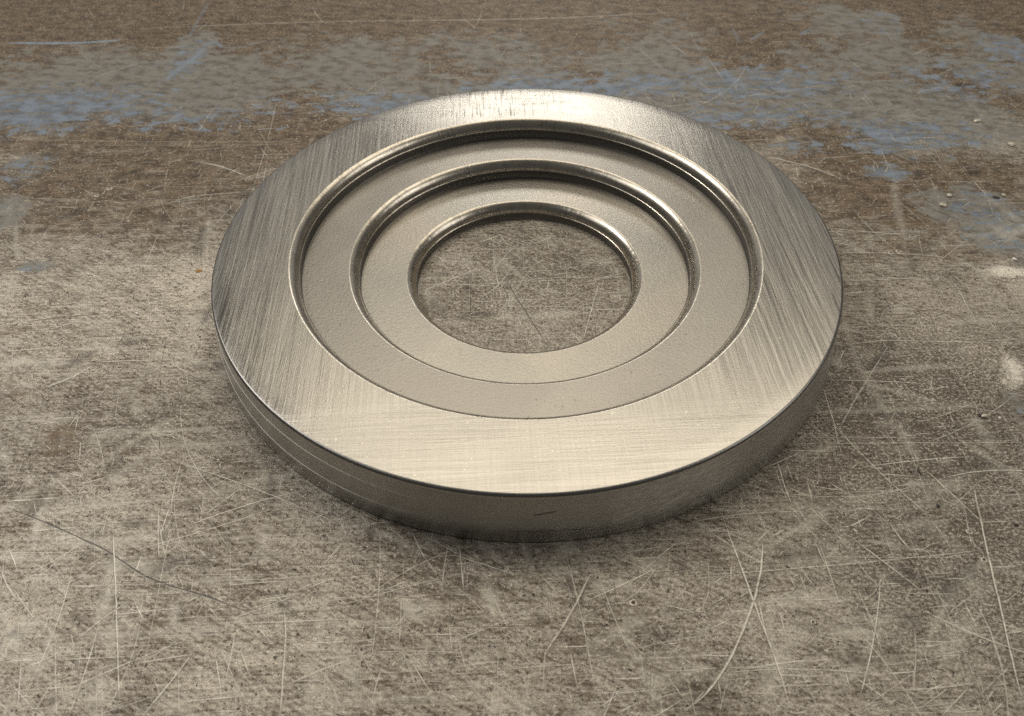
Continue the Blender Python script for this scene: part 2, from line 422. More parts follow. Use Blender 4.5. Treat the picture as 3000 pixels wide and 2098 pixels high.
def bench():
    fx = np.arange(-330, 331, 2.0)
    fy = np.arange(-180, 301, 2.0)
    xs = np.concatenate([np.linspace(-900, -345, 12), fx, np.linspace(345, 900, 12)])
    ys = np.concatenate([np.linspace(-500, -195, 8), fy, np.linspace(315, 900, 14)])
    nx, ny = len(xs), len(ys)
    gx, gy = np.meshgrid(xs, ys)
    top = np.stack([gx.ravel(), gy.ravel(), np.zeros(nx * ny)], 1) * MM
    i = np.arange(nx * ny).reshape(ny, nx)
    faces = np.stack([i[:-1, :-1], i[:-1, 1:], i[1:, 1:], i[1:, :-1]], -1).reshape(-1, 4).tolist()
    # skirt and underside of the 12 mm plate
    ring = list(i[0, :]) + list(i[1:, -1]) + list(i[-1, -2::-1]) + list(i[-2:0:-1, 0])
    base = len(top)
    low = top[ring].copy(); low[:, 2] = -12 * MM
    n = len(ring)
    for k in range(n):
        faces.append([int(ring[k]), base + k, base + (k + 1) % n, int(ring[(k + 1) % n])])
    faces.append([base + k for k in range(n)][::-1])
    verts = np.concatenate([top, low])
    ob = link_mesh('bench_top', verts.tolist(), faces, M_BENCH, smooth=False)
    ob['kind'] = 'structure'

    wx, wy = verts[:, 0] / MM, verts[:, 1] / MM
    # wear fields: soft blobs given by photograph points (x, y, half width, half height) in 2296-wide pixels
    K = 3000.0 / 2296.0

    def blob(px, py, hw, hh, soft=1.0):
        c0 = at(px * K, py * K); cx = at((px + hw) * K, py * K); c1 = at(px * K, (py - hh) * K); c2 = at(px * K, (py + hh) * K)
        rx = abs(cx[0] - c0[0]); ry = abs(c1[1] - c2[1]) / 2
        q = ((wx - c0[0]) / rx) ** 2 + ((wy - (c1[1] + c2[1]) / 2) / ry) ** 2
        return np.exp(-0.5 * (q ** (1.0 + 0.5 * soft)) * 1.2)

    def field(lst):
        f = np.zeros(len(wx))
        for b in lst:
            f = np.maximum(f, b[4] * blob(*b[:4]))
        return f

    far = at(1148 * K, 70 * K)[1]
    near = at(1148 * K, 255 * K)[1]
    band = 1 / (1 + np.exp(-(wy - near) / 12.0)) * 1 / (1 + np.exp((wy - far) / 20.0))
    beyond = 1 / (1 + np.exp(-(wy - far - 70) / 20.0)) * 0.6
    paint = np.maximum(np.maximum(band * 0.86, beyond), field([
        (380, 200, 330, 85, 0.95), (60, 230, 160, 70, 0.9), (420, 120, 60, 60, 0.95), (1150, 220, 330, 50, 0.92), (1650, 210, 380, 70, 1.0),
        (2050, 250, 260, 90, 0.95), (1890, 40, 40, 32, 0.95), (1985, 60, 45, 42, 1.0), (2270, 110, 60, 40, 1.0),
        (2000, 320, 260, 30, 0.72), (1980, 385, 60, 25, 0.80), (60, 385, 80, 40, 0.76), (20, 470, 60, 50, 0.75),
        (2230, 500, 90, 85, 0.92), (2120, 470, 60, 40, 0.72), (2080, 440, 80, 30, 0.6), (85, 597, 42, 13, 0.95), (2275, 905, 35, 45, 0.70)]))
    brown = field([
        (300, 400, 420, 95, 0.85), (520, 340, 300, 50, 0.9), (230, 480, 300, 70, 0.75), (2050, 430, 330, 110, 0.9), (1900, 350, 200, 70, 0.9),
        (1000, 50, 2400, 60, 1.0), (600, 300, 900, 45, 0.95), (2100, 560, 250, 40, 0.6), (140, 985, 40, 45, 0.85), (20, 890, 40, 60, 0.6), (300, 1010, 120, 20, 0.5), (400, 540, 150, 50, 0.55),
        (60, 720, 70, 40, 0.5), (1600, 300, 900, 40, 0.8)])
    brown = np.maximum(brown, 0.92 / (1 + np.exp(-(wy - near + 14) / 9.0)))
    pale = field([(250, 700, 330, 130, 1.0), (120, 1200, 300, 180, 0.55), (700, 1450, 900, 200, 0.75), (1900, 700, 250, 90, 0.4), (2250, 830, 70, 70, 0.8),
                  (2250, 620, 80, 40, 0.7), (1950, 1560, 450, 90, 0.4), (1170, 640, 260, 150, 0.25)])
    speck = field([(2080, 960, 330, 230, 1.0), (2150, 1250, 300, 260, 0.85), (1600, 1450, 330, 200, 0.45), (350, 1000, 500, 120, 0.35), (900, 1280, 500, 120, 0.25), (1170, 640, 260, 150, 0.7)])
    bare = field([(2262, 608, 55, 15, 1.0), (2275, 828, 26, 34, 0.9), (2262, 855, 20, 22, 0.75), (2240, 590, 30, 10, 0.5)])
    blue = field([(80, 250, 260, 50, 0.95), (500, 285, 330, 28, 1.0), (800, 240, 250, 30, 0.85), (430, 130, 50, 40, 0.55), (1300, 195, 250, 30, 0.95), (1700, 190, 200, 40, 0.72), (1650, 270, 250, 30, 0.75),
                  (2270, 110, 60, 35, 0.8), (2150, 180, 120, 40, 0.7), (1950, 310, 220, 40, 0.9), (1990, 385, 60, 22, 0.8), (2230, 500, 100, 80, 0.55), (60, 385, 90, 45, 0.6), (85, 597, 42, 13, 0.5), (1985, 60, 45, 40, 0.35), (1720, 68, 20, 12, 1.2)])
    for nm, f in (('blue', blue), ('paint', paint), ('brown', brown), ('pale', pale), ('speckle', speck), ('bare', bare)):
        a = ob.data.attributes.new(nm, 'FLOAT', 'POINT')
        a.data.foreach_set('value', f.astype(np.float32))
    return ob


BENCH = bench()


# ------------------------------------------------------------------ scratches
class Ribbons:
    """scratches as narrow strips lying on the plate, each with tapering width and strength"""
    def __init__(self):
        self.v, self.f, self.a, self.mi = [], [], [], []

    def add(self, pts, width, strength, z, lee=0.0):
        pts = np.asarray(pts, float)[:, :2]
        n = len(pts)
        t = np.gradient(pts, axis=0); t /= np.linalg.norm(t, axis=1)[:, None] + 1e-9
        nn = np.stack([-t[:, 1], t[:, 0]], 1)
        s = np.linspace(0, 1, n)
        tap = np.clip(np.minimum(s, 1 - s) * 5, 0.12, 1) * (0.75 + 0.5 * rng.random(n))
        self.strip(pts, nn, width * tap * 0.8, strength * np.minimum(1, 0.35 + tap), 0.0, z, 0)
        if lee:
            # painted strip for the groove's shaded flank (or lit burr) on the viewer's side
            sgn = np.sign((nn * np.array([-0.35, -1.0])).sum(1).mean()) or 1.0
            self.strip(pts, nn, width * tap * 0.7, strength * lee * np.minimum(1, 0.35 + tap), sgn * width * 0.75, z - 0.001, 1)

    def strip(self, pts, nn, half, strength, off, z, mi):
        """three vertices across: full strength along the middle, fading to nothing at both borders"""
        n = len(pts); b = len(self.v)
        for i in range(n):
            for sg in (1, 0, -1):
                q = pts[i] + nn[i] * (off + sg * half[i])
                self.v.append((q[0] * MM, q[1] * MM, z * MM)); self.a.append(strength[i] if sg == 0 else 0.0)
        for i in range(n - 1):
            for k in (0, 1):
                self.f.append((b + 3 * i + k, b + 3 * i + k + 1, b + 3 * i + k + 4, b + 3 * i + k + 3)); self.mi.append(mi)

    def build(self, name, mat, parent, kind=None, label=None):
        o = link_mesh(name, self.v, self.f, mat, parent, smooth=False, matidx=self.mi)
        a = o.data.attributes.new('strength', 'FLOAT', 'POINT')
        a.data.foreach_set('value', np.array(self.a, np.float32))
        if kind: o['kind'] = kind
        if label: o['label'] = label
        return o


def smooth_path(pts, step=1.6, wob=0.03):
    """Catmull-Rom through world points (mm), resampled, with a slight tremble"""
    P = [np.array(p[:2]) for p in pts]
    P = [2 * P[0] - P[1]] + P + [2 * P[-1] - P[-2]]
    out = []
    for i in range(1, len(P) - 2):
        L = np.linalg.norm(P[i + 1] - P[i]); k = max(2, int(L / step))
        for j in range(k):
            t = j / k
            out.append(0.5 * (2 * P[i] + (P[i + 1] - P[i - 1]) * t + (2 * P[i - 1] - 5 * P[i] + 4 * P[i + 1] - P[i + 2]) * t * t + (3 * P[i] - P[i - 1] - 3 * P[i + 1] + P[i + 2]) * t ** 3))
    out.append(P[-2])
    out = np.array(out)
    return out + rng.normal(0, wob, out.shape)


def crop(x0, y0, s):
    return lambda pts: [at(x0 + a / s, y0 + b / s) for a, b in pts]


A_ = crop(0, 0, 2296 / 3000)            # whole photograph
B_ = crop(2000, 1100, 1.609)            # lower right
C_ = crop(0, 1100, 1.609)               # lower left
D_ = crop(900, 1450, 1.913)             # lower middle
E_ = crop(0, 650, 2.551)                # left
F_ = crop(1150, 520, 2.769)             # inside the hole
G_ = crop(2400, 500, 2.007)             # right
# (crop, points, width mm, strength)
BRIGHT = [
    (A_, [(220, 68), (700, 50), (1200, 42), (1630, 22)], .9, .45), (A_, [(440, 362), (500, 375), (560, 398)], .55, .95), (A_, [(560, 398), (602, 397)], .4, .8),
    (A_, [(360, 465), (430, 441), (560, 430)], .6, .55), (A_, [(290, 470), (400, 452), (545, 437)], .4, .4), (A_, [(0, 443), (190, 448)], .4, .4), (A_, [(120, 463), (180, 467)], .4, .7),
    (A_, [(300, 420), (480, 418), (590, 415)], .35, .4), (A_, [(0, 312), (350, 318), (700, 318)], .5, .35), (A_, [(0, 325), (500, 326), (680, 322)], .4, .3), (A_, [(100, 1160), (330, 1190)], .3, .3),
    (A_, [(1715, 350), (1800, 370), (1880, 396)], .5, .9), (A_, [(2005, 345), (2045, 362)], .4, .7), (A_, [(240, 424), (225, 440)], .5, .8), (A_, [(2060, 95), (2230, 100)], .6, .35),
    (B_, [(175, 605), (210, 725), (290, 940), (340, 1080), (430, 1320), (525, 1620)], .36, .9),
    (B_, [(380, 730), (370, 900), (330, 1080), (220, 1340), (100, 1510), (-30, 1605)], .50, .85),
    (B_, [(440, 390), (480, 520), (515, 610)], .34, .9), (B_, [(430, 420), (470, 540), (505, 612)], .2, .6),
    (B_, [(1360, 480), (1400, 660), (1440, 850), (1500, 1100), (1550, 1330), (1620, 1600)], .42, .9), (B_, [(1375, 560), (1410, 700)], .5, .6),
    (B_, [(970, 690), (1030, 770), (1075, 825)], .34, .9), (B_, [(900, 985), (1050, 1025), (1290, 1030)], .26, .6), (B_, [(820, 1000), (890, 1160), (950, 1340)], .26, .55),
    (B_, [(710, 610), (765, 668)], .22, .7), (B_, [(60, 685), (220, 800), (380, 890)], .30, .6), (B_, [(180, 765), (225, 800)], .5, .7), (B_, [(560, 322), (1000, 319), (1609, 318)], .22, .7),
    (B_, [(540, 855), (1000, 858), (1500, 858)], .2, .5), (B_, [(1420, 1545), (1480, 1470)], .5, .6), (B_, [(1450, 1600), (1525, 1530)], .4, .6), (B_, [(1510, 1410), (1535, 1375)], .4, .6),
    (B_, [(900, 1590), (1150, 1560), (1340, 1535)], .22, .5), (B_, [(1100, 1240), (1095, 1380), (1082, 1520)], .34, .45), (B_, [(840, 830), (877, 892)], .3, .8), (B_, [(450, 1085), (485, 1235)], .25, .6),
    (B_, [(355, 540), (363, 610)], .3, .8), (B_, [(175, 603), (232, 602)], .25, .8), (B_, [(1255, 168), (1282, 245)], .28, .9), (B_, [(540, 292), (1000, 293), (1215, 296)], .2, .5), (B_, [(965, 430), (990, 600)], .2, .5),
    (B_, [(700, 160), (720, 260), (750, 375)], .22, .7), (B_, [(890, 0), (805, 130)], .22, .5), (B_, [(120, 860), (120, 1040), (60, 1115), (-20, 1110)], .26, .5), (B_, [(480, 640), (600, 665), (900, 620), (1280, 575)], .16, .4),
    (B_, [(900, 1000), (950, 1060), (1030, 1090)], .25, .5), (B_, [(270, 650), (330, 760)], .2, .5), (B_, [(800, 850), (880, 950), (920, 985)], .25, .6), (B_, [(630, 630), (720, 740), (800, 850)], .22, .5),
    (B_, [(1030, 30), (1110, 105)], .25, .5), (B_, [(720, 600), (800, 670)], .2, .5), (B_, [(660, 1620), (560, 1400), (520, 1280)], .25, .4), (B_, [(690, 1390), (1000, 1360), (1300, 1300), (1420, 1180)], .2, .4),
    (B_, [(250, 1440), (285, 1515)], .4, .5), (B_, [(870, 1400), (895, 1510)], .4, .4), (B_, [(1590, 900), (1620, 990)], .3, .6), (B_, [(880, 1560), (930, 1548)], .5, .8),
    (C_, [(530, 680), (545, 1000), (550, 1180), (562, 1500), (558, 1620)], .34, .85), (C_, [(745, 665), (765, 780), (785, 880)], .26, .75), (C_, [(1340, 1095), (1345, 1250), (1330, 1480), (1320, 1620)], .40, .85),
    (C_, [(660, 1620), (800, 1450), (920, 1295)], .40, .75), (C_, [(190, 65), (280, 30), (350, 5)], .3, .85), (C_, [(1490, 930), (1550, 865), (1625, 790)], .26, .7), (C_, [(110, 995), (700, 985), (1200, 962), (1609, 955)], .2, .6),
    (C_, [(380, 945), (1000, 940), (1609, 935)], .18, .5), (C_, [(470, 700), (522, 612)], .2, .6), (C_, [(445, 500), (445, 720), (447, 950)], .2, .4), (C_, [(690, 730), (680, 770)], .4, .6), (C_, [(1085, 780), (1085, 1060)], .3, .45),
    (C_, [(60, 1465), (150, 1565)], .26, .6), (C_, [(360, 1250), (480, 1150), (640, 1040)], .4, .45), (C_, [(1030, 1270), (1110, 1450), (1160, 1540)], .3, .5), (C_, [(1310, 1040), (1300, 1130)], .26, .6), (C_, [(0, 900), (30, 980), (70, 1050)], .5, .5),
    (C_, [(130, 650), (230, 660)], .2, .6), (C_, [(450, 1200), (455, 1620)], .25, .35), (C_, [(840, 1330), (842, 1600)], .3, .4), (C_, [(180, 1470), (420, 1400), (640, 1330)], .35, .3), (C_, [(60, 880), (230, 800), (380, 740)], .3, .45),
    (C_, [(1100, 1150), (1300, 1120), (1609, 1060)], .22, .4), (C_, [(1200, 1130), (1420, 1300), (1609, 1520)], .3, .4), (C_, [(130, 1100), (140, 1240)], .3, .4), (C_, [(1490, 930), (1500, 990)], .3, .6), (C_, [(480, 1460), (485, 1540)], .5, .4),
    (D_, [(585, 195), (620, 280), (662, 362)], .34, .8), (D_, [(843, 245), (860, 360), (876, 540)], .36, .7), (D_, [(232, 230), (170, 300), (105, 370)], .24, .8), (D_, [(1600, 420), (1530, 560), (1460, 690), (1325, 900)], .55, .62),
    (D_, [(60, 655), (400, 560), (600, 505), (840, 448)], .32, .45), (D_, [(1935, 608), (2050, 625), (2160, 655), (2240, 652)], .26, .7), (D_, [(2296, 215), (2220, 165)], .24, .6), (D_, [(2085, 258), (1975, 345), (1880, 432)], .3, .6),
    (D_, [(1750, 612), (1850, 548), (1920, 460), (1960, 400)], .4, .5), (D_, [(880, 590), (868, 675)], .3, .7), (D_, [(1950, 840), (1945, 915)], .45, .75), (D_, [(560, 660), (520, 710), (480, 765)], .4, .5), (D_, [(1385, 480), (1355, 700)], .2, .35),
    (D_, [(1700, 450), (1820, 445)], .2, .4), (D_, [(230, 430), (320, 650)], .25, .45), (D_, [(520, 850), (580, 990), (640, 1180)], .4, .35), (D_, [(0, 930), (110, 1020), (190, 1200)], .4, .4), (D_, [(740, 660), (690, 770)], .4, .4),
    (D_, [(1010, 540), (1060, 620), (1150, 800)], .3, .35), (D_, [(1940, 790), (2100, 910), (2180, 970)], .3, .4), (D_, [(1930, 960), (1935, 1200)], .4, .3),
    (E_, [(735, 1046), (1000, 1037), (1300, 1031)], .40, .9), (E_, [(735, 1046), (610, 1125), (500, 1180), (300, 1252)], .36, .85), (E_, [(0, 970), (230, 955), (430, 930)], .36, .7), (E_, [(1310, 780), (1060, 810), (850, 852)], .24, .55),
    (E_, [(1500, 1240), (1600, 1190)], .3, .6), (E_, [(770, 740), (855, 622)], .24, .65), (E_, [(520, 400), (612, 410)], .24, .6), (E_, [(1005, 232), (960, 300), (915, 345)], .26, .6), (E_, [(900, 1225), (1100, 1195), (1290, 1172)], .2, .5),
    (E_, [(1210, 782), (1310, 779)], .3, .7), (E_, [(1490, 965), (1600, 978)], .3, .8), (E_, [(320, 700), (560, 800), (940, 985)], .16, .35), (E_, [(540, 670), (640, 560), (700, 590)], .2, .5), (E_, [(1370, 1035), (1430, 1033)], .24, .6),
    (E_, [(990, 980), (1250, 970)], .2, .4), (E_, [(1100, 830), (990, 900)], .16, .35),
    (F_, [(680, 412), (1040, 406), (1335, 378)], .22, .75), (F_, [(165, 805), (400, 760), (690, 680)], .22, .6), (F_, [(235, 927), (350, 880), (720, 725)], .32, .9), (F_, [(170, 885), (850, 858), (1350, 812), (1920, 818)], .22, .7),
    (F_, [(970, 772), (1400, 740), (1815, 645)], .22, .75), (F_, [(700, 985), (850, 885), (980, 715)], .28, .75), (F_, [(800, 1190), (980, 940), (1120, 740)], .24, .7), (F_, [(1540, 1335), (1600, 1120), (1680, 820)], .34, .75),
    (F_, [(560, 1275), (900, 1225), (1180, 1180)], .2, .5), (F_, [(1155, 1420), (1235, 1325)], .26, .75), (F_, [(1490, 690), (1870, 690)], .2, .65), (F_, [(820, 400), (820, 1060)], .2, .4), (F_, [(1060, 430), (1063, 770)], .16, .4),
    (F_, [(1280, 400), (1460, 520), (1700, 745)], .2, .45), (F_, [(1400, 890), (1515, 820)], .2, .6), (F_, [(330, 1090), (900, 1085), (1200, 1088)], .18, .4), (F_, [(590, 1300), (900, 1298), (1640, 1300)], .18, .45), (F_, [(900, 480), (1010, 440)], .2, .5),
    (F_, [(1250, 1220), (1700, 1210)], .18, .4), (F_, [(560, 490), (800, 492)], .18, .4), (F_, [(1450, 500), (1560, 540), (1780, 580)], .2, .4), (F_, [(1660, 1080), (1720, 780)], .2, .4), (F_, [(240, 925), (330, 1000)], .2, .5),
    (G_, [(20, 335), (250, 358), (550, 380)], .45, .75), (G_, [(20, 358), (240, 362)], .3, .5), (G_, [(100, 480), (500, 490), (845, 517)], .4, .65), (G_, [(135, 650), (400, 640), (640, 628)], .3, .8), (G_, [(410, 938), (485, 1003)], .42, .95),
    (G_, [(770, 598), (910, 722)], .34, .75), (G_, [(745, 640), (800, 670), (870, 800), (935, 895)], .3, .8), (G_, [(140, 905), (450, 910), (810, 912)], .24, .5), (G_, [(100, 1030), (400, 1000), (700, 1005), (1204, 1015)], .26, .8),
    (G_, [(440, 980), (300, 1200), (200, 1365), (90, 1580)], .28, .65), (G_, [(40, 1228), (400, 1240), (725, 1257)], .26, .8), (G_, [(585, 855), (617, 972)], .28, .8), (G_, [(25, 1280), (60, 1400), (110, 1560)], .26, .8), (G_, [(0, 5), (110, 38)], .5, .8),
    (G_, [(1090, 665), (1150, 740), (1204, 830)], .34, .7), (G_, [(640, 700), (720, 830), (785, 965)], .22, .45), (G_, [(1010, 1172), (1080, 1120)], .3, .7), (G_, [(250, 410), (380, 400)], .24, .5), (G_, [(340, 720), (440, 665)], .24, .7),
    (G_, [(1040, 1010), (1204, 1200)], .22, .5), (G_, [(470, 1225), (570, 1330)], .24, .5), (G_, [(140, 940), (330, 945), (370, 1000)], .24, .6), (G_, [(400, 1105), (580, 1080)], .2, .5), (G_, [(840, 1015), (1204, 985)], .22, .5), (G_, [(540, 660), (740, 690)], .2, .4),
    (G_, [(150, 470), (220, 400)], .3, .4), (G_, [(530, 415), (570, 390)], .35, .7), (G_, [(815, 480), (830, 500)], .4, .8), (G_, [(920, 560), (1000, 570)], .4, .7),
]
DARK = [
    (C_, [(-20, 605), (130, 660), (330, 745), (500, 825), (620, 905), (740, 970), (1000, 1050), (1150, 1110), (1290, 1150)], .40, .85),
    (C_, [(490, 235), (700, 236)], .35, .6), (C_, [(560, 870), (1000, 862), (1500, 838)], .2, .4), (C_, [(1000, 905), (1609, 890)], .16, .4), (C_, [(110, 250), (600, 262), (1000, 240)], .25, .3), (C_, [(300, 890), (350, 872)], .7, .6),
    (C_, [(1100, 365), (1128, 350)], .5, .7), (C_, [(960, 460), (1000, 450)], .4, .5), (C_, [(1230, 830), (1205, 910)], .35, .5), (C_, [(880, 890), (935, 885)], .8, .5), (C_, [(1165, 960), (1140, 1010)], .5, .4),
    (D_, [(595, 598), (690, 566), (900, 575)], .24, .5), (D_, [(0, 385), (430, 380)], .2, .5), (D_, [(0, 470), (400, 440)], .18, .4), (D_, [(980, 850), (1080, 852)], .4, .6), (D_, [(790, 640), (812, 718)], .3, .6), (D_, [(610, 668), (665, 640)], .6, .5),
    (D_, [(1710, 400), (1732, 610)], .16, .5), (D_, [(150, 770), (260, 808)], .3, .6), (D_, [(400, 835), (1000, 828), (1500, 830)], .18, .4), (D_, [(1470, 700), (1600, 655), (1730, 600)], .25, .5), (D_, [(0, 780), (60, 800)], .3, .4),
    (E_, [(190, 745), (570, 705), (790, 685), (930, 655)], .26, .85), (E_, [(1180, 1200), (1240, 870)], .18, .5), (E_, [(230, 690), (270, 750)], .3, .5), (E_, [(490, 1170), (530, 1060)], .24, .5), (E_, [(1030, 980), (1050, 910)], .3, .6),
    (E_, [(600, 790), (570, 870)], .18, .4), (E_, [(0, 390), (250, 385), (420, 310)], .5, .4), (E_, [(1390, 1300), (1360, 1060)], .2, .4),
    (F_, [(640, 725), (630, 1000), (642, 1205)], .26, .85), (F_, [(850, 670), (960, 900), (1100, 1120), (1285, 1412)], .30, .9), (F_, [(290, 635), (530, 740), (770, 845)], .2, .7), (F_, [(1130, 790), (1080, 960), (1050, 1065)], .22, .7),
    (F_, [(1280, 465), (1315, 552)], .34, .8), (F_, [(1350, 960), (1452, 1084)], .24, .7), (F_, [(1730, 910), (1790, 1080), (1800, 1175)], .22, .65), (F_, [(768, 1395), (790, 1305), (850, 1258)], .3, .8), (F_, [(690, 1150), (715, 1285)], .22, .7),
    (F_, [(800, 1250), (825, 1390)], .24, .7), (F_, [(560, 960), (560, 1180)], .16, .4), (F_, [(640, 945), (780, 915)], .2, .5), (F_, [(1640, 1290), (1660, 1080)], .2, .6), (F_, [(230, 920), (240, 860)], .2, .5), (F_, [(1240, 1090), (1235, 1030)], .26, .6),
    (F_, [(910, 640), (930, 600)], .26, .7), (F_, [(1330, 780), (1400, 900)], .18, .5), (F_, [(740, 1040), (760, 1150)], .2, .5),
    (G_, [(205, 1040), (275, 1172)], .35, .75), (G_, [(270, 715), (330, 675)], .22, .6), (G_, [(395, 750), (430, 870)], .24, .6), (G_, [(1090, 1062), (1150, 1012)], .4, .8), (G_, [(1100, 1118), (1135, 1085)], .5, .7), (G_, [(640, 820), (700, 980)], .2, .5),
    (G_, [(390, 810), (480, 800), (600, 815)], .22, .5), (G_, [(860, 845), (1204, 805)], .18, .4), (G_, [(280, 517), (370, 525)], .3, .6), (G_, [(315, 530), (345, 690)], .2, .5), (G_, [(960, 160), (1020, 130)], .24, .3), (G_, [(1020, 152), (1050, 166)], .6, .8),
    (B_, [(650, 205), (668, 220)], .6, .8), (B_, [(1060, 410), (1120, 480)], .3, .3),
]
BLUE = [(A_, [(0, 97), (180, 96), (290, 88)], 1.6, .9), (A_, [(365, 188), (395, 160), (430, 135), (465, 100)], 3.2, .55), (A_, [(450, 105), (480, 95), (500, 108)], 2.0, .6), (A_, [(1680, 92), (1715, 70)], 1.4, .5),
        (A_, [(1660, 100), (1640, 60)], 1.0, .35), (A_, [(1790, 80), (1820, 62)], 1.2, .45), (A_, [(420, 90), (470, 0)], 1.2, .3)]
for lst, nm, mt, zz in ((BRIGHT, 'scratch', [M_SCR, M_SCRD], 0.030), (DARK, 'dark_scratch', [M_SCRD, M_SCR], 0.024), (BLUE, 'paint_smear', [M_SCRB], 0.018)):
    for fn, pts, w, s in lst:
        rb = Ribbons()
        rb.add(smooth_path(fn(pts)), w * {'scratch': 0.62, 'dark_scratch': 0.72, 'paint_smear': 1.0}[nm], s, zz, {'scratch': 0.4, 'dark_scratch': 0.35, 'paint_smear': 0}[nm])
        rb.build(nm, mt, BENCH)


def random_scratches(count, mat, name, z, w, st, lmean, lmax, box, lee=0.35):
    rb = Ribbons()
    for _ in range(count):
        x, y = rng.uniform(box[0], box[1]), rng.uniform(box[2], box[3])
        u = rng.random()
        if u < 0.36: a = rng.normal(0.02, 0.06)
        elif u < 0.52: a = rng.normal(1.55, 0.14)
        elif u < 0.70: a = rng.normal(0.55, 0.15)
        elif u < 0.84: a = rng.normal(2.05, 0.2)
        else: a = rng.uniform(0, math.pi)
        L = min(0.8 + rng.exponential(lmean), lmax)
        n = max(2, int(L / 2.5) + 2)
        s = np.linspace(-L / 2, L / 2, n)
        th = a + rng.normal(0, 0.012) * s
        dx = np.concatenate([[0], np.cumsum(np.cos(th[:-1]) * np.diff(s))]); dy = np.concatenate([[0], np.cumsum(np.sin(th[:-1]) * np.diff(s))])
        rb.add(np.stack([x + dx, y + dy], 1), rng.uniform(*w), rng.uniform(*st), z + rng.uniform(0, 0.003), lee)
    return rb.build(name, mat, BENCH, 'stuff')


NEAR = (-150, 150, -118, 95)
WIDE = (-330, 330, -170, 260)
random_scratches(900, [M_SCR], 'pale_scuffs', 0.0005, (0.9, 3.2), (0.06, 0.26), 9, 45, (-150, 150, -118, 15), 0)
random_scratches(700, [M_SCRD], 'dark_smears', 0.004, (0.9, 3.4), (0.06, 0.34), 4, 16, NEAR, 0)
random_scratches(2400, [M_SCR, M_SCRD], 'fine_scratches', 0.013, (0.08, 0.22), (0.2, 0.8), 8, 45, WIDE)
random_scratches(420, [M_SCR, M_SCRD], 'long_scratches', 0.016, (0.07, 0.20), (0.2, 0.9), 12, 60, NEAR)
random_scratches(520, [M_SCR, M_SCRD], 'near_scratches', 0.018, (0.06, 0.20), (0.2, 0.9), 9, 50, (-110, 110, -118, -60))
random_scratches(130, [M_SCR, M_SCRD], 'hole_scratches', 0.018, (0.07, 0.18), (0.25, 0.9), 7, 30, (-28, 28, -28, 28))
random_scratches(11000, [M_SCR, M_SCRD], 'short_scratches', 0.009, (0.08, 0.20), (0.3, 1.0), 1.8, 9, NEAR)
random_scratches(5500, [M_SCRD, M_SCR], 'dark_nicks', 0.0075, (0.12, 0.32), (0.2, 0.9), 0.9, 6, NEAR)


# ------------------------------------------------------------------ ring
R0, RB, H, CH = 75.0, 76.0, 14.12, 0.62
Z1, Z2 = 9.25, 4.52
R1, R2, R3, RL, RZ = 54.98, 41.22, 27.47, 2.0, 2.4
LEDGE = 0.20
NSEG = 360


def lathe(name, profile, mats, idx, parent, jitter=0.0):
    """profile: list of (radius, height) in mm; idx: material index of each span"""
    v, f, mi = [], [], []
    n = len(profile)
    for s in range(NSEG):
        a = 2 * math.pi * s / NSEG
        for j, (r, z) in enumerate(profile):
            rr = r
            if jitter and 0 < j < n - 1:
                rr += jitter * mnoise.noise((math.cos(a) * 9, math.sin(a) * 9, j * 0.15))
            v.append((rr * math.cos(a) * MM, rr * math.sin(a) * MM, z * MM))
    for s in range(NSEG):
        t = (s + 1) % NSEG
        for j in range(n - 1):
            f.append((s * n + j, t * n + j, t * n + j + 1, s * n + j + 1)); mi.append(idx[j])
    return link_mesh(name, v, f, mats, parent, True, mi)


ring = bpy.data.objects.new('stepped_ring', None)
ring.empty_display_size = 0.05
col.objects.link(ring)
ring['label'] = 'round brushed steel ring with two inner steps and a centre hole on the bench'
ring['category'] = 'ring'


def arc(rc, zc, rad, a0, a1, n):
    return [(rc + rad * math.cos(a0 + (a1 - a0) * i / n), zc + rad * math.sin(a0 + (a1 - a0) * i / n)) for i in range(n + 1)]


# outer rim: flat brushed face and softened outer corner
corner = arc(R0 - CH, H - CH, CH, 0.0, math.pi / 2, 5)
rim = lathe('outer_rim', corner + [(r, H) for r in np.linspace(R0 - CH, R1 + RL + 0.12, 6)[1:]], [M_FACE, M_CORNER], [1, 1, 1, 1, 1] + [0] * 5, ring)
rim.data.set_sharp_from_angle(angle=math.radians(40))
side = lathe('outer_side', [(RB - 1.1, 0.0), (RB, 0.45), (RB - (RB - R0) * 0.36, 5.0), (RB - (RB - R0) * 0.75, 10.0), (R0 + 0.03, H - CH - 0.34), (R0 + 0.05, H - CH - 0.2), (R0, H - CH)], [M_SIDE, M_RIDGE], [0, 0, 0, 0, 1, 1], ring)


def step_edge(parent, R, ztop, zbot):
    # convex rounding that starts with a distinct corner (tilt 24 deg) and ends nearly upright (76 deg)
    t0, t1 = math.radians(21), math.radians(78)
    pr = [(R + RL + 0.12, ztop)]
    for i in range(11):
        t = t0 + (t1 - t0) * i / 10
        pr.append((R + RL * (1 - (math.sin(t) - math.sin(t0)) / (math.sin(t1) - math.sin(t0))),
                   ztop - 0.02 - (RZ - 0.02) * (math.cos(t0) - math.cos(t)) / (math.cos(t0) - math.cos(t1))))
    e = lathe('rounded_edge', pr, [M_EDGE], [0] * 11, parent, 0.015)
    zb = ztop - RZ
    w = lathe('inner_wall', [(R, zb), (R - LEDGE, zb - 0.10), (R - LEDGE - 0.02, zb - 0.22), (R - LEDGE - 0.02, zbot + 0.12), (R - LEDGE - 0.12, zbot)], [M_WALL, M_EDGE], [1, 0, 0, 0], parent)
    return e, w


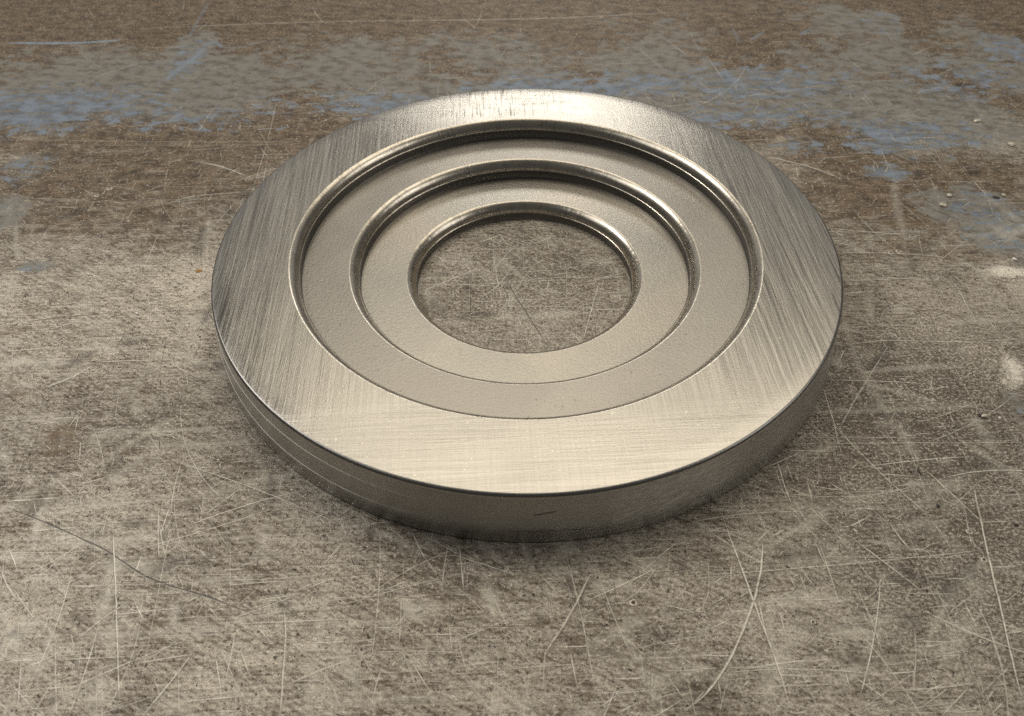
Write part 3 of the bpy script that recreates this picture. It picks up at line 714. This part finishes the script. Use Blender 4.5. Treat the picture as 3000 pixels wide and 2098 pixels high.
step_edge(rim, R1, H, Z1)
mid_step = lathe('middle_step', [(r, Z1) for r in np.linspace(R1 - LEDGE - 0.12, R2 + RL + 0.12, 5)], [M_STEP1], [0] * 4, ring)
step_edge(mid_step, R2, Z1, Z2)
low_step = lathe('inner_step', [(r, Z2) for r in np.linspace(R2 - LEDGE - 0.12, R3 + RL + 0.12, 5)], [M_STEP2], [0] * 4, ring)
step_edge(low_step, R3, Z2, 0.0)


def score_line(pts, rad):
    """thin bright scored line running round part of the side: points (angle in degrees, height)"""
    an = np.array([p[0] for p in pts]); zz = np.array([p[1] for p in pts])
    o = np.argsort(an); A = np.linspace(an.min(), an.max(), 90); Zs = np.interp(A, an[o], zz[o])
    v, f = [], []
    for i, (a, z) in enumerate(zip(A, Zs)):
        t = min(1.0, min(i, 89 - i) / 18.0 + 0.05)
        for q in range(4):
            b = q * math.pi / 2
            rr = RB - (RB - R0) * (z - 0.25) / (H - CH - 0.25) + rad * t * 0.7 * math.cos(b) - 0.01
            v.append((rr * math.cos(math.radians(a)) * MM, rr * math.sin(math.radians(a)) * MM, (z + rad * t * math.sin(b)) * MM))
    for i in range(89):
        for q in range(4):
            f.append((i * 4 + q, (i + 1) * 4 + q, (i + 1) * 4 + (q + 1) % 4, i * 4 + (q + 1) % 4))
    return link_mesh('score_line', v, f, M_LINE, side)


score_line([(-172, 10.2), (-140, 10.0), (-120, 9.6), (-107, 9.4)], 0.13)
score_line([(-172, 4.6), (-140, 4.5), (-120, 4.4), (-107, 4.6)], 0.13)


# ------------------------------------------------------------------ chips, dents
def simple_mat(name, c, metal, rough):
    n = NT(name)
    f = n.noise(n.P, 2.5, 3, 0.6)
    return n.bsdf(n.mul(c, n.m('ADD', 0.6, n.m('MULTIPLY', f, 0.8))), metal, rough, n.bump(f, 0.15, 0.6))


CHIP = {'pale': simple_mat('pale_chip', (0.55, 0.50, 0.41), 0.35, 0.45), 'dark': simple_mat('dark_chip', (0.03, 0.026, 0.022), 0.2, 0.5),
        'rust': simple_mat('rusty_chip', (0.42, 0.22, 0.07), 0.0, 0.7), 'white': simple_mat('white_grain', (0.85, 0.83, 0.78), 0.0, 0.5)}


def chip(name, label, cat, px, py, lx, ly, lz, rot, mat, seed):
    p = at(px, py)
    bm = bmesh.new()
    bmesh.ops.create_icosphere(bm, subdivisions=2, radius=0.5)
    rs = random.Random(seed)
    off = Vector((rs.uniform(-9, 9), rs.uniform(-9, 9), rs.uniform(-9, 9)))
    for v in bm.verts:
        k = 1 + 0.5 * mnoise.noise(v.co * 2.2 + off)
        v.co = Vector((v.co.x * k * lx, v.co.y * k * ly, max(v.co.z, -0.25) * k * lz)) * MM
    zmin = min(v.co.z for v in bm.verts)
    for v in bm.verts: v.co.z -= zmin
    me = bpy.data.meshes.new(name); bm.to_mesh(me); bm.free()
    me.materials.append(mat)
    o = bpy.data.objects.new(name, me); col.objects.link(o)
    o.location = (p[0] * MM, p[1] * MM, 0.0); o.rotation_euler = (0, 0, rot)
    o['label'] = label; o['category'] = cat; o['group'] = 'loose chips and grains on the bench'
    return o


chip('metal_chip', 'largest pale metal chip with a dark side lying on the speckled steel at the right', 'chip', 2883, 1221, 1.7, 1.2, 0.9, 0.4, CHIP['pale'], 1)
chip('metal_chip', 'dark flake touching the left side of the largest pale chip', 'chip', 2871, 1217, 0.9, 0.9, 0.35, 0.1, CHIP['dark'], 2)
chip('metal_chip', 'slim upright pale chip beside the bright ground patch at the right edge', 'chip', 2953, 1107, 0.9, 2.0, 0.6, -0.3, CHIP['pale'], 3)
chip('metal_grain', 'pale round grain on brown bench right of the ring, upper one of a close pair', 'grain', 2780, 574, 1.6, 1.5, 0.8, 0.2, CHIP['pale'], 4)
chip('metal_grain', 'pale grain with a shaded side right of the ring, lower one of a close pair', 'grain', 2760, 602, 2.1, 1.7, 0.8, 0.5, CHIP['pale'], 5)
chip('metal_grain', 'small pale grain on blue paint next to a black flake', 'grain', 2940, 573, 1.2, 1.2, 0.7, 0.0, CHIP['pale'], 6)
chip('metal_chip', 'black flake lying on worn blue paint near the right edge', 'chip', 2917, 579, 2.0, 1.2, 0.4, -0.4, CHIP['dark'], 7)
chip('metal_grain', 'white grain just above the bright ground patch at the right edge', 'grain', 2971, 760, 1.2, 1.0, 0.5, 0.0, CHIP['white'], 8)
chip('metal_grain', 'pale grain on grey paint high at the right', 'grain', 2963, 425, 2.2, 2.0, 0.9, 0.3, CHIP['pale'], 9)
chip('metal_grain', 'oblong tan grain on grey paint, highest of the grains at the right', 'grain', 2862, 355, 2.6, 1.6, 0.8, 0.5, CHIP['pale'], 10)
chip('metal_chip', 'black sliver on the speckled steel, highest of three dark slivers', 'chip', 2693, 1384, 0.4, 1.5, 0.25, 0.3, CHIP['dark'], 11)
chip('metal_chip', 'black sliver on the speckled steel, middle one of three dark slivers', 'chip', 2748, 1483, 0.6, 0.9, 0.3, 0.4, CHIP['dark'], 12)
chip('metal_chip', 'black sliver at the right edge, lowest of three dark slivers', 'chip', 2977, 1539, 0.9, 0.6, 0.3, -0.3, CHIP['dark'], 13)
chip('metal_grain', 'white grain on the pale worn steel left of the ring', 'grain', 401, 920, 0.75, 0.7, 0.5, 0.0, CHIP['white'], 14)
chip('rust_flake', 'small orange rust flake close to the left side of the ring', 'flake', 583, 794, 1.9, 1.3, 0.25, 0.1, CHIP['rust'], 15)
chip('metal_grain', 'tiny white grain near the right scratch on speckled steel', 'grain', 2928, 1226, 0.5, 0.7, 0.4, 0.0, CHIP['white'], 16)


def dent(px, py, r, seed):
    """little crater struck into the plate: a raised burr round a dark-coloured hollow"""
    p = at(px, py)
    v, f = [], []
    prof = [(1.0, 0.006), (0.78, 0.10), (0.55, 0.085), (0.32, 0.016), (0.0, 0.010)]
    ns = 18
    for s in range(ns):
        a = 2 * math.pi * s / ns
        k = 1 + 0.28 * mnoise.noise((math.cos(a) * 1.3, math.sin(a) * 1.3, seed * 3.1))
        hh = 0.6 + 0.8 * abs(mnoise.noise((math.cos(a), math.sin(a), seed * 1.7 + 9)))
        for q, z in prof[:-1]:
            v.append(((p[0] + r * k * q * math.cos(a)) * MM, (p[1] + r * 0.9 * k * q * math.sin(a)) * MM, (0.004 + z * hh) * MM))
    c = len(v); v.append((p[0] * MM, p[1] * MM, 0.010 * MM))
    mi = []
    for s in range(ns):
        t = (s + 1) % ns
        for j in range(3):
            f.append((s * 4 + j, t * 4 + j, t * 4 + j + 1, s * 4 + j + 1)); mi.append(0 if j < 2 else 1)
        f.append((s * 4 + 3, t * 4 + 3, c)); mi.append(1)
    return link_mesh('dent', v, f, [M_DENT, M_DENTD], BENCH, True, mi)


M_DENT = simple_mat('dent_burr', (0.50, 0.45, 0.37), 0.6, 0.45)
M_DENTD = simple_mat('dent_hollow', (0.07, 0.058, 0.045), 0.2, 0.6)
for k, (x, y, r) in enumerate([(1856, 1766, .75), (1690, 1704, .35), (1725, 1770, .4), (2382, 1823, .5), (2389, 1413, .55), (2372, 1407, .4), (2750, 1347, .5), (2634, 1519, .4), (2592, 1703 - 260, .45),
                               (322, 552, .8), (283, 573, .7), (2610, 740, .7), (2632, 736, .7), (2590, 705, .5), (414, 1006, .5), (477, 1005, .5), (586, 988, .7),
                               (583, 1018, .5), (312, 1560, .3), (317, 1228, .35), (506, 1557, .4), (2878, 1880, .5), (2000, 1960, .4), (936, 1895, .3), (1922, 1884, .35), (2560, 1298, .4), (2840, 1558, .6), (2883, 1640, .6)]):
    dent(x, y, r, k)
